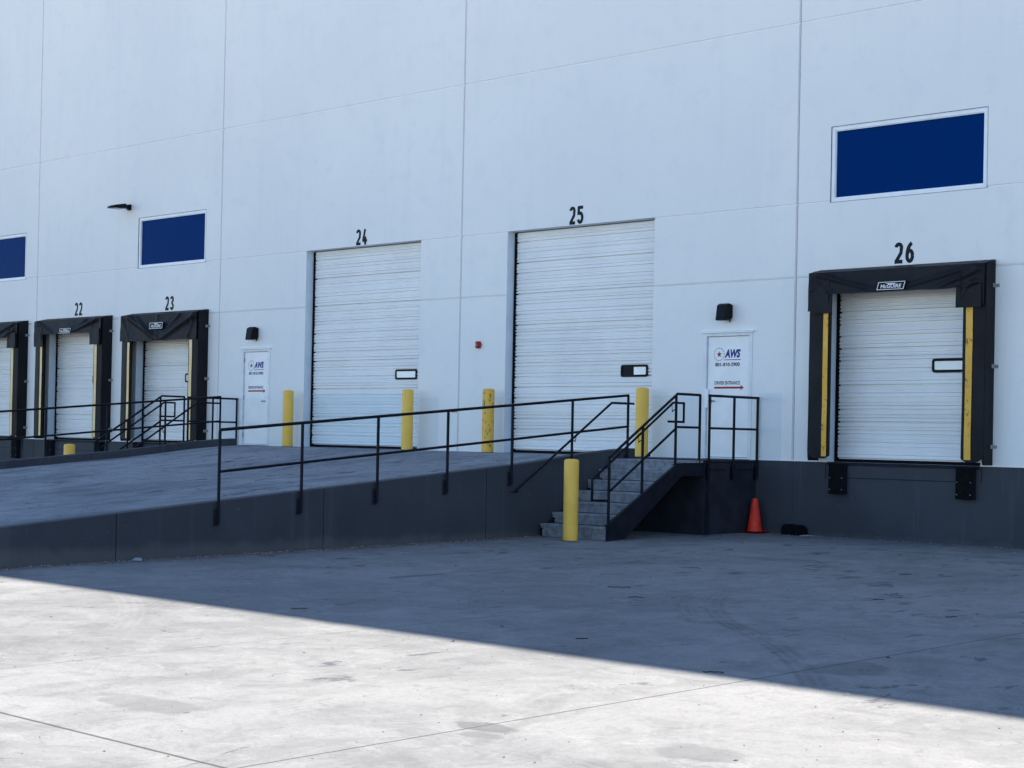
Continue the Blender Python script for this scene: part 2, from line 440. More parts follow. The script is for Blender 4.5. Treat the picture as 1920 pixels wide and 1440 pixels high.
wall = wall_skin(DZ, HB, HJ, 0.0, 'wall', M_WALL, B)
base = wall_skin(-.3, DZ - .006, [], -.004, 'base_wall', M_BASE, B, .012)
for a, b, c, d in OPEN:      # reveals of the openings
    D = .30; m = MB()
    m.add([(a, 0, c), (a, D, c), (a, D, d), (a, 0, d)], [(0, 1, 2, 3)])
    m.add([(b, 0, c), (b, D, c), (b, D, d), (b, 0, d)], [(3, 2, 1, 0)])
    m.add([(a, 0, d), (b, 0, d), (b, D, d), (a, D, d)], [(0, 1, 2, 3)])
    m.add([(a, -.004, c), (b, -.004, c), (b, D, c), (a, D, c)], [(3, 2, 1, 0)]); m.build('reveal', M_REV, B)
m = MB()
m.add([(X0, 0, -.3), (X0, 60, -.3), (X0, 60, HB), (X0, 0, HB)], [(0, 1, 2, 3)])
m.add([(X1, 0, -.3), (X1, 60, -.3), (X1, 60, HB), (X1, 0, HB)], [(3, 2, 1, 0)])
m.add([(X0, 60, -.3), (X1, 60, -.3), (X1, 60, HB), (X0, 60, HB)], [(0, 1, 2, 3)])
m.build('flank_wall', M_WALL, B)
m = MB(); m.box(X0, X1, .3, 59.9, HB - .6, HB - .3); m.box(X0, X1, 0.001, .3, HB - .02, HB + .05)
m.build('roof', M_ROOF, B)
m = MB(); m.box(X0 + .1, X1 - .1, .33, .36, 0, HB - .7)
m.build('inner_wall', M_BLACK, B)
# ledge line where the grey paint stops
last = X0
for a, b, c, d in sorted(OPEN):
    if c != DZ: continue
    m = MB(); m.box(last, a, -.012, .01, DZ - .006, DZ + .006); m.build('ledge', M_WALL, B); last = b
m = MB(); m.box(last, X1, -.012, .01, DZ - .006, DZ + .006); m.build('ledge', M_WALL, B)

# sealant at the bottom of the vertical panel joints
for x in VJ:
    if X0 < x < X1:
        m = MB(); m.box(x - .0045, x + .0045, .0235, .0285, -.2, HB - .01); m.build('joint_sealant', M_SEAL, B)

# windows
for a, b in WINS:
    fr = MB(); z0, z1 = 5.471, 6.705; w = .062
    for (p, q, r, s_) in ((a, a + w, z0, z1), (b - w, b, z0, z1), (a + w, b - w, z0, z0 + w), (a + w, b - w, z1 - w, z1)):
        fr.box(p, q, .012, .09, r, s_)
    i = w; w2 = .014
    for (p, q, r, s_) in ((a + i, a + i + w2, z0 + i, z1 - i), (b - i - w2, b - i, z0 + i, z1 - i), (a + i + w2, b - i - w2, z0 + i, z0 + i + w2), (a + i + w2, b - i - w2, z1 - i - w2, z1 - i)):
        fr.box(p, q, .030, .09, r, s_)
    win = fr.build('window', M_ALU, B)
    for q in ((a - .008, a, z0 - .008, z1 + .008), (b, b + .008, z0 - .008, z1 + .008), (a, b, z0 - .008, z0), (a, b, z1, z1 + .008)):
        sl = MB(); sl.box(q[0], q[1], -.002, .012, q[2], q[3]); sl.build('sealant', M_SEAL, win)
    g = MB(); g.add([(a + i, .055, z0 + i), (b - i, .055, z0 + i), (b - i, .055, z1 - i), (a + i, .055, z1 - i)], [(0, 1, 2, 3)])
    g.build('pane', M_GLASS, win)

# overhead doors
def door_profile(z0, z1, y):
    pts = []; sec = .61; n = int(round((z1 - z0) / sec)); sec = (z1 - z0) / n
    for k in range(n):
        zb = z0 + k * sec
        for q in range(3):
            a = zb + q * sec / 3; p = sec / 3
            k_ = random.uniform(.35, 1.5); dp = .042 * min(1.25, k_ + .45) if q == 0 else .030 * k_
            w = .021 if q == 0 else .008 + .010 * k_ ; e_ = random.uniform(.2, 1.6)
            pts += [(y + dp, a + .001), (y + dp, a + w), (y - .004, a + w + .006), (y, a + p * .30),
                    (y + .016 * e_, a + p * .34), (y + .016 * e_, a + p * .39), (y - .010, a + p * .44), (y - .010, a + p * .56),
                    (y + .016 * e_, a + p * .61), (y + .016 * e_, a + p * .66), (y, a + p * .70), (y - .002, a + p - .006)]
    pts.append((y + .01, z1))
    return pts

def overhead_door(a, b, top, pane, rec=.22):
    prof = door_profile(DZ + .05, top, rec)
    m = MB(); nx = 10; n = len(prof)
    xsd = [a + .025 + (b - a - .05) * i / nx for i in range(nx + 1)]
    ph = random.random() * 6
    vs = []
    for i, x in enumerate(xsd):
        for y, z in prof:
            s_ = int((z - DZ - .05) / .61)
            wob = .003 * math.sin(s_ * 4.1 + ph)
            vs.append((x, y + wob, z))
    fs = [(i * n + j, (i + 1) * n + j, (i + 1) * n + j + 1, i * n + j + 1) for i in range(nx) for j in range(n - 1)]
    m.add(vs, fs)
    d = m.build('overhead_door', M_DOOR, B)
    for q in ((a, a + .055, rec - .022, rec + .06, DZ, top), (b - .045, b, rec - .022, rec + .06, DZ, top), (a + .045, b - .045, rec - .012, rec + .05, DZ, DZ + .05)):
        s_ = MB(); s_.box(*q); s_.build('weather_seal', M_RUB, d)
    if pane:
        x0, x1, z0, z1, kind = pane
        fm = MB(); o = []; inn = []
        def rr(x0, x1, z0, z1, r, n=5):
            out = []
            for cx, cz, a0 in ((x1 - r, z1 - r, 0), (x0 + r, z1 - r, 90), (x0 + r, z0 + r, 180), (x1 - r, z0 + r, 270)):
                for k in range(n + 1):
                    t_ = R(a0 + 90 * k / n); out.append((cx + r * math.cos(t_), cz + r * math.sin(t_)))
            return out
        o = rr(x0, x1, z0, z1, .045); inn = rr(x0 + .04, x1 - .04, z0 + .04, z1 - .04, .02); k = len(o)
        yf = rec - .022
        fm.add([(x, yf, z) for x, z in o] + [(x, yf, z) for x, z in inn] + [(x, rec + .01, z) for x, z in o] + [(x, rec, z) for x, z in inn],
               [(i, i + k, (i + 1) % k + k, (i + 1) % k) for i in range(k)] + [(i, (i + 1) % k, (i + 1) % k + 2 * k, i + 2 * k) for i in range(k)]
               + [(i + k, i + 3 * k, (i + 1) % k + 3 * k, (i + 1) % k + k) for i in range(k)])
        fm.build('window_frame', M_BLACK, d)
        p0, p1 = x0 + .035, x1 - .035
        if kind == 'half':
            xm = (p0 + p1) / 2 - .01
            g = MB(); g.box(p0, xm, rec - .012, rec - .006, z0 + .035, z1 - .035); g.build('dark_pane', M_BLACK, d)
            p0 = xm
        g = MB(); g.box(p0, p1, rec - .012, rec - .007, z0 + .035, z1 - .035); g.build('pane', M_PANEW, d)
    # header
    return d
overhead_door(DRIVE[0][0], DRIVE[0][1], 5.49, (-26.315, -25.657, 2.668, 2.880, 'full'))
overhead_door(DRIVE[1][0], DRIVE[1][1], 5.49, (-20.172, -19.536, 2.660, 2.882, 'half'))
for c in DOCKS:
    overhead_door(c - 1.372, c + 1.372, 4.26, (c + .40, c + 1.04, 2.668, 2.885, 'full'))

# painted numbers
def arc(cx, cz, rx_, rz_, a0, a1, n=14):
    return [(cx + rx_ * math.cos(R(a0 + (a1 - a0) * i / n)), cz + rz_ * math.sin(R(a0 + (a1 - a0) * i / n))) for i in range(n + 1)]
def ribbon(m, pts, t, y, th=.002):
    L = []; Rr = []
    for i, p in enumerate(pts):
        a = pts[max(0, i - 1)]; b = pts[min(len(pts) - 1, i + 1)]
        dx, dz = b[0] - a[0], b[1] - a[1]; l = math.hypot(dx, dz) or 1
        nx_, nz_ = -dz / l * t / 2, dx / l * t / 2
        L.append((p[0] + nx_, p[1] + nz_)); Rr.append((p[0] - nx_, p[1] - nz_))
    n = len(pts)
    vs = [(x, y - th, z) for x, z in L] + [(x, y - th, z) for x, z in Rr] + [(x, y, z) for x, z in L] + [(x, y, z) for x, z in Rr]
    fs = [(i, i + n, i + n + 1, i + 1) for i in range(n - 1)]
    fs += [(i, i + 1, i + 1 + 2 * n, i + 2 * n) for i in range(n - 1)] + [(i + n, i + 3 * n, i + 1 + 3 * n, i + 1 + n) for i in range(n - 1)]
    fs += [(0, 2 * n, 3 * n, n), (n - 1, 2 * n - 1, 4 * n - 1, 3 * n - 1)]
    m.add(vs, fs)
def digit(m, d, x, z, y, Wd=.156, H=.338, t=.060):
    w = Wd - t; h = H - t; ox = x + t / 2; oz = z + t / 2
    st = []
    if d == '2':
        r = w / 2
        st.append(arc(r, h - r * 1.15, r, r * 1.15, 172, -18, 16) + [(w * .92, h * .50), (w * .10, h * .06)]); st.append([(-t * .42, 0), (w + t * .35, 0)])
    elif d == '3':
        r = w / 2
        st.append(arc(r, h - r * 1.1, r, r * 1.1, 165, -90, 16)); st.append(arc(r, r * 1.25, r * 1.05, r * 1.25, 90, -165, 16)); st.append([(r * .55, h * .545), (r * 1.25, h * .545)])
    elif d == '4':
        st.append([(w * .62, h + t * .4), (w * .30, h * .62), (0, h * .27)]); st.append([(-t * .35, h * .22), (w + t * .5, h * .22)]); st.append([(w * .72, h * .52), (w * .72, -t * .45)])
    elif d == '5':
        r = w / 2
        st.append([(w + t * .3, h), (w * .02, h)]); st.append([(w * .08, h + t * .45), (w * .04, h * .50)]); st.append(arc(r * .92, h * .31, r * 1.08, h * .31, 128, -158, 20))
    elif d == '6':
        r = w / 2
        st.append(arc(r, h * .30, r, h * .30, 0, 360, 28)); st.append(arc(w * 1.25, h * .30, w * 1.25, h * .76, 176, 108, 14)) 
    for k, s_ in enumerate(st):
        ribbon(m, [(ox + a, oz + b) for a, b in s_], t, y - .0015 - .0007 * k)
for txt, cx, z in (('26', -14.185, 4.392), ('25', -21.155, 5.515), ('24', -27.235, 5.515), ('23', -34.18, 4.395), ('22', -38.185, 4.405)):
    m = MB(); digit(m, txt[0], cx - .176, z, 0); digit(m, txt[1], cx + .022, z, 0)
    o = m.build('dock_number', M_INK, B)

# dock leveller steel edges set into the grey base
for c in DOCKS:
    m = MB(); y = -.0045
    m.box(c - 1.0, c + 1.0, y - .006, y, .962, .974)
    m.box(c - 1.405, c - 1.395, y - .006, y, .965, 1.20); m.box(c + 1.395, c + 1.405, y - .006, y, .965, 1.20)
    m.box(c - 1.37, c + 1.37, -.014, -.005, 1.165, 1.212)
    m.build('leveller_edge', M_STRG, B)
# red marking and chips on the wall
m = MB(); m.box(-24.42, -24.23, -.003, 0, 1.99, 2.005); m.build('painted_mark', M_RED, B)

# ---------------------------------------------------------------- text
def text_mesh(s, height, width, x, z, y, name, mat, parent, bold=0.0, shear=0.0, th=.0015, extra=None):
    cu = bpy.data.curves.new('t', 'FONT'); cu.body = s; cu.size = 1; cu.offset = bold; cu.resolution_u = 3; cu.shear = shear
    ob = bpy.data.objects.new('t', cu); C.objects.link(ob)
    dg = bpy.context.evaluated_depsgraph_get()
    me = bpy.data.meshes.new_from_object(ob.evaluated_get(dg))
    vx = [v.co.x for v in me.vertices]; vy = [v.co.y for v in me.vertices]
    a, b, c, d = min(vx), max(vx), min(vy), max(vy)
    m = MB()
    m.add([(x + (v.co.x - a) / (b - a) * width, y - th, z + (v.co.y - c) / (d - c) * height) for v in me.vertices],
          [tuple(p.vertices) for p in me.polygons])
    bpy.data.objects.remove(ob); bpy.data.curves.remove(cu); bpy.data.meshes.remove(me)
    if extra: extra(m)
    return m.build(name, mat, parent)

# ---------------------------------------------------------------- personnel doors (parts of the building)
for c, lever_left in ((PDOOR[1], True), (PDOOR[0], False)):
    fr = MB()
    for (p, q) in ((c - .52, c - .455), (c + .455, c + .52)): fr.box(p, q, -.012, .14, DZ, 3.40)
    fr.box(c - .455, c + .455, -.0115, .14, 3.335, 3.40)
    f = fr.build('door_frame', M_FRAME, B)
    dc = MB(); dc.prism_x([(0, 3.425), (-.055, 3.405), (-.055, 3.388), (0, 3.395)], c - .56, c + .56)
    dc.build('drip_cap', M_ALU, f)
    th_ = MB(); th_.box(c - .455, c + .455, -.02, .12, DZ, DZ + .022); th_.build('threshold', M_ALU, f)
    lf = MB(); lf.bbox(c - .447, c + .447, .03, .075, DZ + .03, 3.328, .004)
    leaf = lf.build('door_leaf', M_LEAF, B)
    yy = .03
    # round emblem: red star in a ring of small dots, blue lettering with a rule below
    kx = c
    ex, ez, er = c - .205, 3.02, .108
    m = MB()
    star = [(ex + (.062 if i % 2 == 0 else .024) * math.sin(R(36 * i)), ez + (.062 if i % 2 == 0 else .024) * math.cos(R(36 * i))) for i in range(10)]
    m.add([(ex, yy - .002, ez)] + [(a, yy - .002, b) for a, b in star], [(0, 1 + i, 1 + (i + 1) % 10) for i in range(10)])
    m.build('star_emblem', M_RED, leaf)
    for i in range(17):
        m = MB(); a = R(360 * i / 17); px_, pz_ = ex + er * math.sin(a), ez + er * math.cos(a)
        q = [(px_ + .0105 * math.cos(R(72 * j + 20)), yy - .002, pz_ + .0105 * math.sin(R(72 * j + 20))) for j in range(5)]
        m.add(q, [(0, 1, 2, 3, 4)]); m.build('dot', M_INK, leaf)
    text_mesh('AWS', .148, .34, c - .09, 2.957, yy, 'lettering', M_NAVY, leaf, bold=.055, shear=.22,
              extra=lambda m_: m_.box(kx - .1, kx + .255, yy - .0015, yy - .0005, 2.918, 2.930))
    text_mesh('801-810-2900', .066, .52, c - .285, 2.812, yy, 'phone_number', M_INK, leaf, bold=.028)
    text_mesh('DRIVER ENTRANCE', .062, .54, c - .295, 2.497, yy, 'entrance_text', M_INK, leaf, bold=.018)
    m = MB(); m.box(c - .30, c + .26, yy - .002, yy, 2.428, 2.462)
    m.add([(c + .26, yy - .002, 2.400), (c + .33, yy - .002, 2.445), (c + .26, yy - .002, 2.490)], [(0, 1, 2)])
    m.build('red_arrow', M_RED, leaf)
    # lever handle, lock and hinges
    sx = -1 if lever_left else 1; hx = c + sx * .375
    m = MB(); m.tube([(hx, yy, 2.215), (hx, yy - .05, 2.215), (hx - sx * .12, yy - .055, 2.215)], .011, 8)
    m.tube([(hx, yy + .005, 2.215), (hx, yy - .012, 2.215)], .034, 14); m.tube([(hx, yy + .005, 2.305), (hx, yy - .014, 2.305)], .026, 14)
    m.build('lever_handle', M_BRASS, leaf)
    m = MB()
    m.box(c + sx * .40, c + sx * .47, -.016, .028, 2.10, 2.42); m.build('latch_guard', M_ALU, leaf)
    for hz in (1.45, 2.3, 3.15):
        m = MB(); m.tube([(c - sx * .452, .022, hz - .055), (c - sx * .452, .022, hz + .055)], .009, 8); m.build('hinge', M_BRASS, leaf)

# ---------------------------------------------------------------- dock shelters
def shelter(c, depth, hz, label, stripe, seed, folds, flap=True, sag=.0):
    rnd = random.Random(seed)
    T = thing('dock_shelter', (c, 0, 2.8), label, 'dock shelter', 'dock shelters around the loading doors')
    D = depth; o = 1.575; zt = 4.285; zw = 4.365; zb = 1.275
    for s_ in (-1, 1):
        # side panel (outer face) and front curtain, with a chamfered foot
        m = MB()
        xo = c + s_ * o
        m.prism_x([(-.002, 1.235), (-D + .02, 1.235), (-D, 1.30), (-D, zt - .01), (-.002, zw - .012)], xo, xo - s_ * .03)
        m.build('side_panel', M_FAB, T)
        m = MB(); n1, n2 = 8, 40
        w = .41 if s_ < 0 else .375
        def fn(u, v, s_=s_, w=w, xo=xo):
            x = xo - s_ * (.002 + w * u); lo = zb + (.085 * (1 - min(1, u / .28)) if u < .28 else 0) + (.05 * max(0, (u - .8) / .2))
            z = lo + (zt - .03 - lo) * v
            y = -D - .008 - .018 * math.sin(math.pi * u) + .010 * noise.noise(Vector((x * 3, z * 1.1, seed)))
            return (x, y, z)
        m.grid(n1, n2, fn, True, flip=(s_ > 0))
        m.grid(n1, n2, lambda u, v: (lambda p: (p[0], p[1] + .03, p[2]))(fn(u, v)), True, flip=(s_ < 0))
        # closing edge strips
        e = [fn(1, v / n2) for v in range(n2 + 1)]
        m.add(e + [(p[0], p[1] + .03, p[2]) for p in e], [(i, i + 1, i + n2 + 2, i + n2 + 1) for i in range(n2)])
        e = [fn(u / n1, 0) for u in range(n1 + 1)]
        m.add(e + [(p[0], p[1] + .03, p[2]) for p in e], [(i, i + 1, i + n1 + 2, i + n1 + 1) for i in range(n1)])
        pad = m.build('side_curtain', M_FAB, T)
        a, b = (c - 1.285, c - 1.195) if s_ < 0 else (c + 1.265, c + 1.375)
        m = MB(); n = 24
        vs = []
        for k in range(n + 1):
            z = 1.31 + (3.64 - 1.31) * k / n; wx = .006 * noise.noise(Vector((z * 2, seed, s_)))
            for x in (a + wx, b + wx):
                vs.append((x, -D - .036 - .002 + .008 * noise.noise(Vector((x * 3, z * 1.1, seed))), z))
        m.add(vs, [(2 * i, 2 * i + 1, 2 * i + 3, 2 * i + 2) for i in range(n)])
        m.add([(v[0], v[1] + .006, v[2]) for v in vs], [(2 * i + 2, 2 * i + 3, 2 * i + 1, 2 * i) for i in range(n)])
        m.build('guide_stripe', stripe, pad)
        for z in (3.965, 2.737, 1.517):
            m = MB(); x = c + s_ * (o + .005)
            m.box(x, x + s_ * .065, -.012, -.003, z - .025, z + .025); m.box(x, x + s_ * .008, -.09, -.012, z - .03, z + .03)
            m.tube([(x + s_ * .045, -.012, z), (x + s_ * .045, -.02, z)], .011, 8)
            m.build('bracket', M_ZINC, T)
    # head curtain: wrinkled sheet hanging from the head frame
    def fold(x, z):
        y = 0
        for (x0, z0, x1, z1, w, a) in folds:
            dx, dz = x1 - x0, z1 - z0; L2 = dx * dx + dz * dz
            t_ = max(0, min(1, ((x - c - x0) * dx + (z - z0) * dz) / L2))
            d = math.hypot(x - c - x0 - t_ * dx, z - z0 - t_ * dz)
            y += 1.35 * a * math.exp(-(d / w) ** 2) * (1 - .6 * t_)
        y += .012 * noise.noise(Vector((x * 1.7, z * 3, seed))) + .006 * noise.noise(Vector((x * 6, z * 8, seed + 3)))
        return y
    def hz_at(u):
        x = (u - .5) * 2
        return hz + sag * (x * x - 1) * .5 + .014 * noise.noise(Vector((x * 3, seed, 2)))
    m = MB(); n1, n2 = 96, 26
    xa, xb = c - o + .004, c + o - .004
    def fh(u, v):
        x = xa + (xb - xa) * u; lo = hz_at(u)
        if u < .135 or u > .88: lo = min(lo, 3.66 + .01 * math.sin(u * 50))
        z = lo + (zt - lo) * v
        return (x, -D - .055 - .03 * (1 - v) * (1 if .1 < u < .9 else .3) - fold(x, z), z)
    m.grid(n1, n2, fh, True)
    m.grid(n1, n2, lambda u, v: (lambda p: (p[0], p[1] + .012, p[2]))(fh(u, v)), True, flip=True)
    head = m.build('head_curtain', M_FAB, T)
    m = MB()
    def ft(u, v):
        x = xa + (xb - xa) * u; p = fh(u, 1)
        y = p[1] * (1 - v) + -.002 * v; z = zt * (1 - v) + zw * v
        return (x, y, z + (.010 * noise.noise(Vector((x * 4, y * 9, seed))) + .012 * noise.noise(Vector((x * 9, y * 14, seed + 9)))) * math.sin(math.pi * v))
    m.grid(n1, 8, ft, True)
    m.grid(1, 1, lambda u, v: (c - o + .03 + (2 * o - .06) * u, -D * (1 - v), zt - .03 + .05 * v), False, flip=True)
    m.build('head_top', M_FAB, T)
    if flap:
        for s_ in (-1, 1):
            m = MB()
            def ff(u, v, s_=s_):
                x = c + s_ * (1.52 - .42 * u if s_ < 0 else 1.535 - .42 * u); z = 3.62 + .40 * v
                return (x, -D - .088 - .012 * noise.noise(Vector((x * 5, z * 5, seed))), z)
            m.grid(8, 8, ff, True, flip=(s_ > 0))
            m.grid(8, 8, lambda u, v: (lambda p: (p[0], p[1] + .012, p[2]))(ff(u, v)), True, flip=(s_ < 0))
            m.build('corner_flap', M_FAB, T)
    return T, D, fh

def plate(T, c, x0, x1, z0, z1, y, sk=.035, curl=0):
    m = MB()
    P = [(x0, z0), (x1 - sk, z0), (x1, z1), (x0 + sk, z1)]
    m.add([(a, y, b) for a, b in P] + [(a, y + .012, b) for a, b in P], [(0, 1, 2, 3), (7, 6, 5, 4), (0, 4, 5, 1), (1, 5, 6, 2), (2, 6, 7, 3), (3, 7, 4, 0)])
    pl = m.build('name_plate', M_BLACK, T)
    m = MB(); t_ = .010
    cx, cz = (x0 + x1) / 2, (z0 + z1) / 2
    Q = [(cx + (a - cx) * .955, cz + (b - cz) * .86) for a, b in P]; Q2 = [(cx + (a - cx) * .90, cz + (b - cz) * .72) for a, b in P]
    m.add([(a, y - .002, b) for a, b in Q] + [(a, y - .002, b) for a, b in Q2], [(i, (i + 1) % 4, (i + 1) % 4 + 4, i + 4) for i in range(4)])
    m.add([(cx - .10, y - .002, z1 - .034), (cx + .10, y - .002, z1 - .034), (cx + .03, y - .002, z1 - .058), (cx - .03, y - .002, z1 - .058)], [(0, 1, 2, 3)])
    m.build('plate_border', M_SIGNW, pl)
    text_mesh('McGUIRE', (z1 - z0) * .42, (x1 - x0) * .70, x0 + (x1 - x0) * .15, z0 + (z1 - z0) * .24, y - .001, 'plate_lettering', M_SIGNW, pl, bold=.03, shear=.2)

T, D, fh = shelter(-14.175, .28, 3.925, 'black vinyl dock shelter with bright yellow stripes around the door numbered 26', M_STR, 11,
    [(-1.4, 4.25, -.3, 3.95, .03, .03), (1.45, 4.25, .2, 3.98, .035, .035), (1.5, 4.2, .8, 3.95, .04, .04), (-1.5, 4.0, -1.1, 3.95, .03, .03), (-1.5, 4.2, -1.05, 3.85, .03, .025), (1.5, 4.0, 1.0, 3.9, .04, .035), (1.5, 4.1, 1.1, 3.7, .04, .03)])
plate(T, -14.175, -14.44, -13.90, 3.935, 4.080, -D - .125)
T, D, fh = shelter(-34.165, .28, 3.665, 'black vinyl dock shelter with deep sagging head curtain around the door numbered 23', M_STRP, 5,
    [(-1.2, 4.25, .05, 3.68, .07, .06), (1.45, 4.2, .1, 3.67, .07, .06), (-.9, 4.25, -.1, 3.7, .03, .03), (.9, 4.25, .05, 3.7, .04, .03), (-1.5, 4.2, -1.2, 3.75, .04, .03), (1.5, 4.2, 1.25, 3.75, .04, .04), (0, 4.25, 0, 3.7, .05, .02)], flap=False, sag=.03)
plate(T, -34.165, -34.40, -33.82, 3.915, 4.085, -D - .14, sk=.02)
T, D, fh = shelter(-38.18, .28, 3.93, 'black vinyl dock shelter with pale yellow stripes around the door numbered 22', M_STRP, 23,
    [(-1.4, 4.25, -.7, 3.95, .05, .04), (1.4, 4.25, .2, 3.95, .05, .05), (.9, 4.25, .1, 3.95, .03, .03), (-1.4, 4.0, -1.0, 3.9, .03, .03)])
plate(T, -38.18, -38.45, -37.86, 3.92, 4.065, -D - .125, sk=.05)
T, D, fh = shelter(-42.19, .28, 3.90, 'black vinyl dock shelter with faded stripes cut off by the left edge of the photo', M_STRP, 31,
    [(1.4, 4.25, .3, 3.95, .05, .05), (1.45, 4.1, .8, 3.9, .05, .05), (-1.3, 4.25, -.3, 3.95, .05, .04)])

# dock bumpers
def bumper(x, label):
    T = thing('dock_bumper', (x, 0, .95), label, 'dock bumper', 'rubber dock bumpers on the grey base wall')
    m = MB(); w = .14
    n = 8; prof = [(x - w, .72)] + [(x - w + 2 * w * i / n, .72 - .022 * math.sin(math.pi * i / n)) for i in range(1, n)] + [(x + w, .72), (x + w, 1.195), (x - w, 1.195)]
    m.prism_y(prof, -.115, -.006)
    m.build('rubber_pad', M_RUB, T)
    for q in (x - w - .008, x + w):
        m = MB(); m.box(q, q + .008, -.10, -.006, .70, 1.195); m.build('side_plate', M_STRG, T)
    for dx in (-.115, .115):
        for z in (.775, .965):
            m = MB(); m.tube([(x + dx, -.115, z), (x + dx, -.122, z)], .012, 8); m.build('bolt', M_BOLT, T)
nm = {-14.175: '26', -34.165: '23', -38.18: '22'}
for c in DOCKS:
    if c in nm:
        bumper(c - 1.13, 'black rubber dock bumper under the left side of the door numbered ' + nm[c])
        bumper(c + 1.16, 'black rubber dock bumper under the right side of the door numbered ' + nm[c])
    else:
        bumper(c + 1.16, 'black rubber dock bumper under the shelter cut off by the left edge')

# ---------------------------------------------------------------- wall lamps, alarm
for x, lab in ((-17.61, 'black box wall lamp above the person door right of the stairs'), (-30.79, 'black box wall lamp above the person door left of door 24')):
    T = thing('wall_lamp', (x, 0, 3.74), lab, 'wall lamp', 'box wall lamps over the person doors')
    m = MB(); m.bbox(x - .075, x + .105, -.05, -.003, 3.63, 3.87, .012); m.build('back_box', M_BLACK, T)
    m = MB(); w = .10
    prof = [(-.05, 3.875), (-.12, 3.885), (-.185, 3.85), (-.225, 3.60), (-.205, 3.59), (-.05, 3.61)]
    m.prism_x(prof, x - w, x + w); m.build('lamp_head', M_BLACK, T)
    m = MB(); m.prism_x([(-.188, 3.80), (-.196, 3.80), (-.219, 3.66), (-.211, 3.66)], x - w + .03, x + w - .03); m.build('lens_recess', M_STEEL, T)
    m = MB(); m.box(x - w + .02, x + w - .02, -.20, -.08, 3.585, 3.598); m.build('lens', M_LENS, T)
    m = MB(); m.tube([(x + .06, -.03, 3.63), (x + .06, -.03, 3.57)], .012, 8); m.build('photocell', M_STEEL, T)
T = thing('area_light', (-35.95, 0, 7.0), 'slim black area light projecting from the white wall above the left window', 'wall lamp')
m = MB(); m.bbox(-36.02, -35.88, -.05, -.002, 6.93, 7.07, .01); m.build('mounting_plate', M_BLACK, T)
m = MB(); m.prism_x([(-.05, 6.96), (-.05, 7.05), (-.20, 7.06), (-.20, 6.97)], -36.0, -35.90); m.build('arm', M_BLACK, T)
m = MB(); m.add([(x, y, z) for (y, hw, zt_, zb_) in ((-.14, .10, 7.055, 6.965), (-.22, .17, 7.065, 6.955), (-.45, .17, 7.02, 6.94), (-.57, .13, 6.975, 6.935), (-.60, .07, 6.955, 6.935)) for (x, z) in ((-35.95 - hw, zb_), (-35.95 + hw, zb_), (-35.95 + hw * .8, zt_), (-35.95 - hw * .8, zt_))],
     [(4 * i + j, 4 * i + (j + 1) % 4, 4 * i + 4 + (j + 1) % 4, 4 * i + 4 + j) for i in range(4) for j in range(4)] + [(3, 2, 1, 0), (16, 17, 18, 19)])
m.build('lamp_head', M_BLACK, T)
m = MB(); m.box(-36.07, -35.83, -.50, -.26, 6.930, 6.939); m.build('lens', M_LENS, T)
T = thing('alarm_horn', (-23.655, 0, 3.32), 'small red fire alarm horn strobe on the wall between doors 24 and 25', 'alarm')
m = MB(); m.bbox(-23.715, -23.595, -.045, -.003, 3.25, 3.39, .012); m.build('back_box', M_REDP, T)
m = MB(); m.bbox(-23.70, -23.61, -.085, -.045, 3.262, 3.378, .015); m.build('horn_face', M_REDP, T)
m = MB(); m.bbox(-23.69, -23.655, -.098, -.085, 3.30, 3.345, .004); m.build('strobe_lens', M_SIGNW, T)
m = MB(); m.tube([(-23.595, -.03, 3.32), (-23.575, -.03, 3.32)], .018, 8); m.build('conduit_hub', M_REDP, T)

# ---------------------------------------------------------------- ramp between the two drive-in doors
XN, XF, TW = -18.50, -29.82, .20          # outer faces of the two side walls, wall thickness
WT = [(-1.36, 1.372), (-1.80, 1.350), (-2.55, 1.288), (-3.4, 1.185), (-4.2, 1.098), (-18.6, -.155)]   # wall top profile (y, z)
def wtop(y):
    for (a, za), (b, zb_) in zip(WT, WT[1:]):
        if b <= y <= a: return za + (zb_ - za) * (a - y) / (a - b)
    return WT[0][1] if y > WT[0][0] else WT[-1][1]
m = MB()
ysr = [0, -.4, -.9, -1.36, -1.8, -2.2, -2.55, -3.0, -3.4, -3.8, -4.2] + [-4.2 - 14.4 * k / 12 for k in range(1, 13)]
def rz(y): return DZ - .004 if y > -1.36 else wtop(y) - .15
rows = [(y, rz(y)) for y in ysr]
for (a, za), (b, zb_) in zip(rows, rows[1:]):
    m.add([(XF + TW, b, zb_), (XN - TW, b, zb_), (XN - TW, a, za), (XF + TW, a, za)], [(0, 1, 2, 3)])
tag(m.build('ramp', M_RAMP), kind='structure')

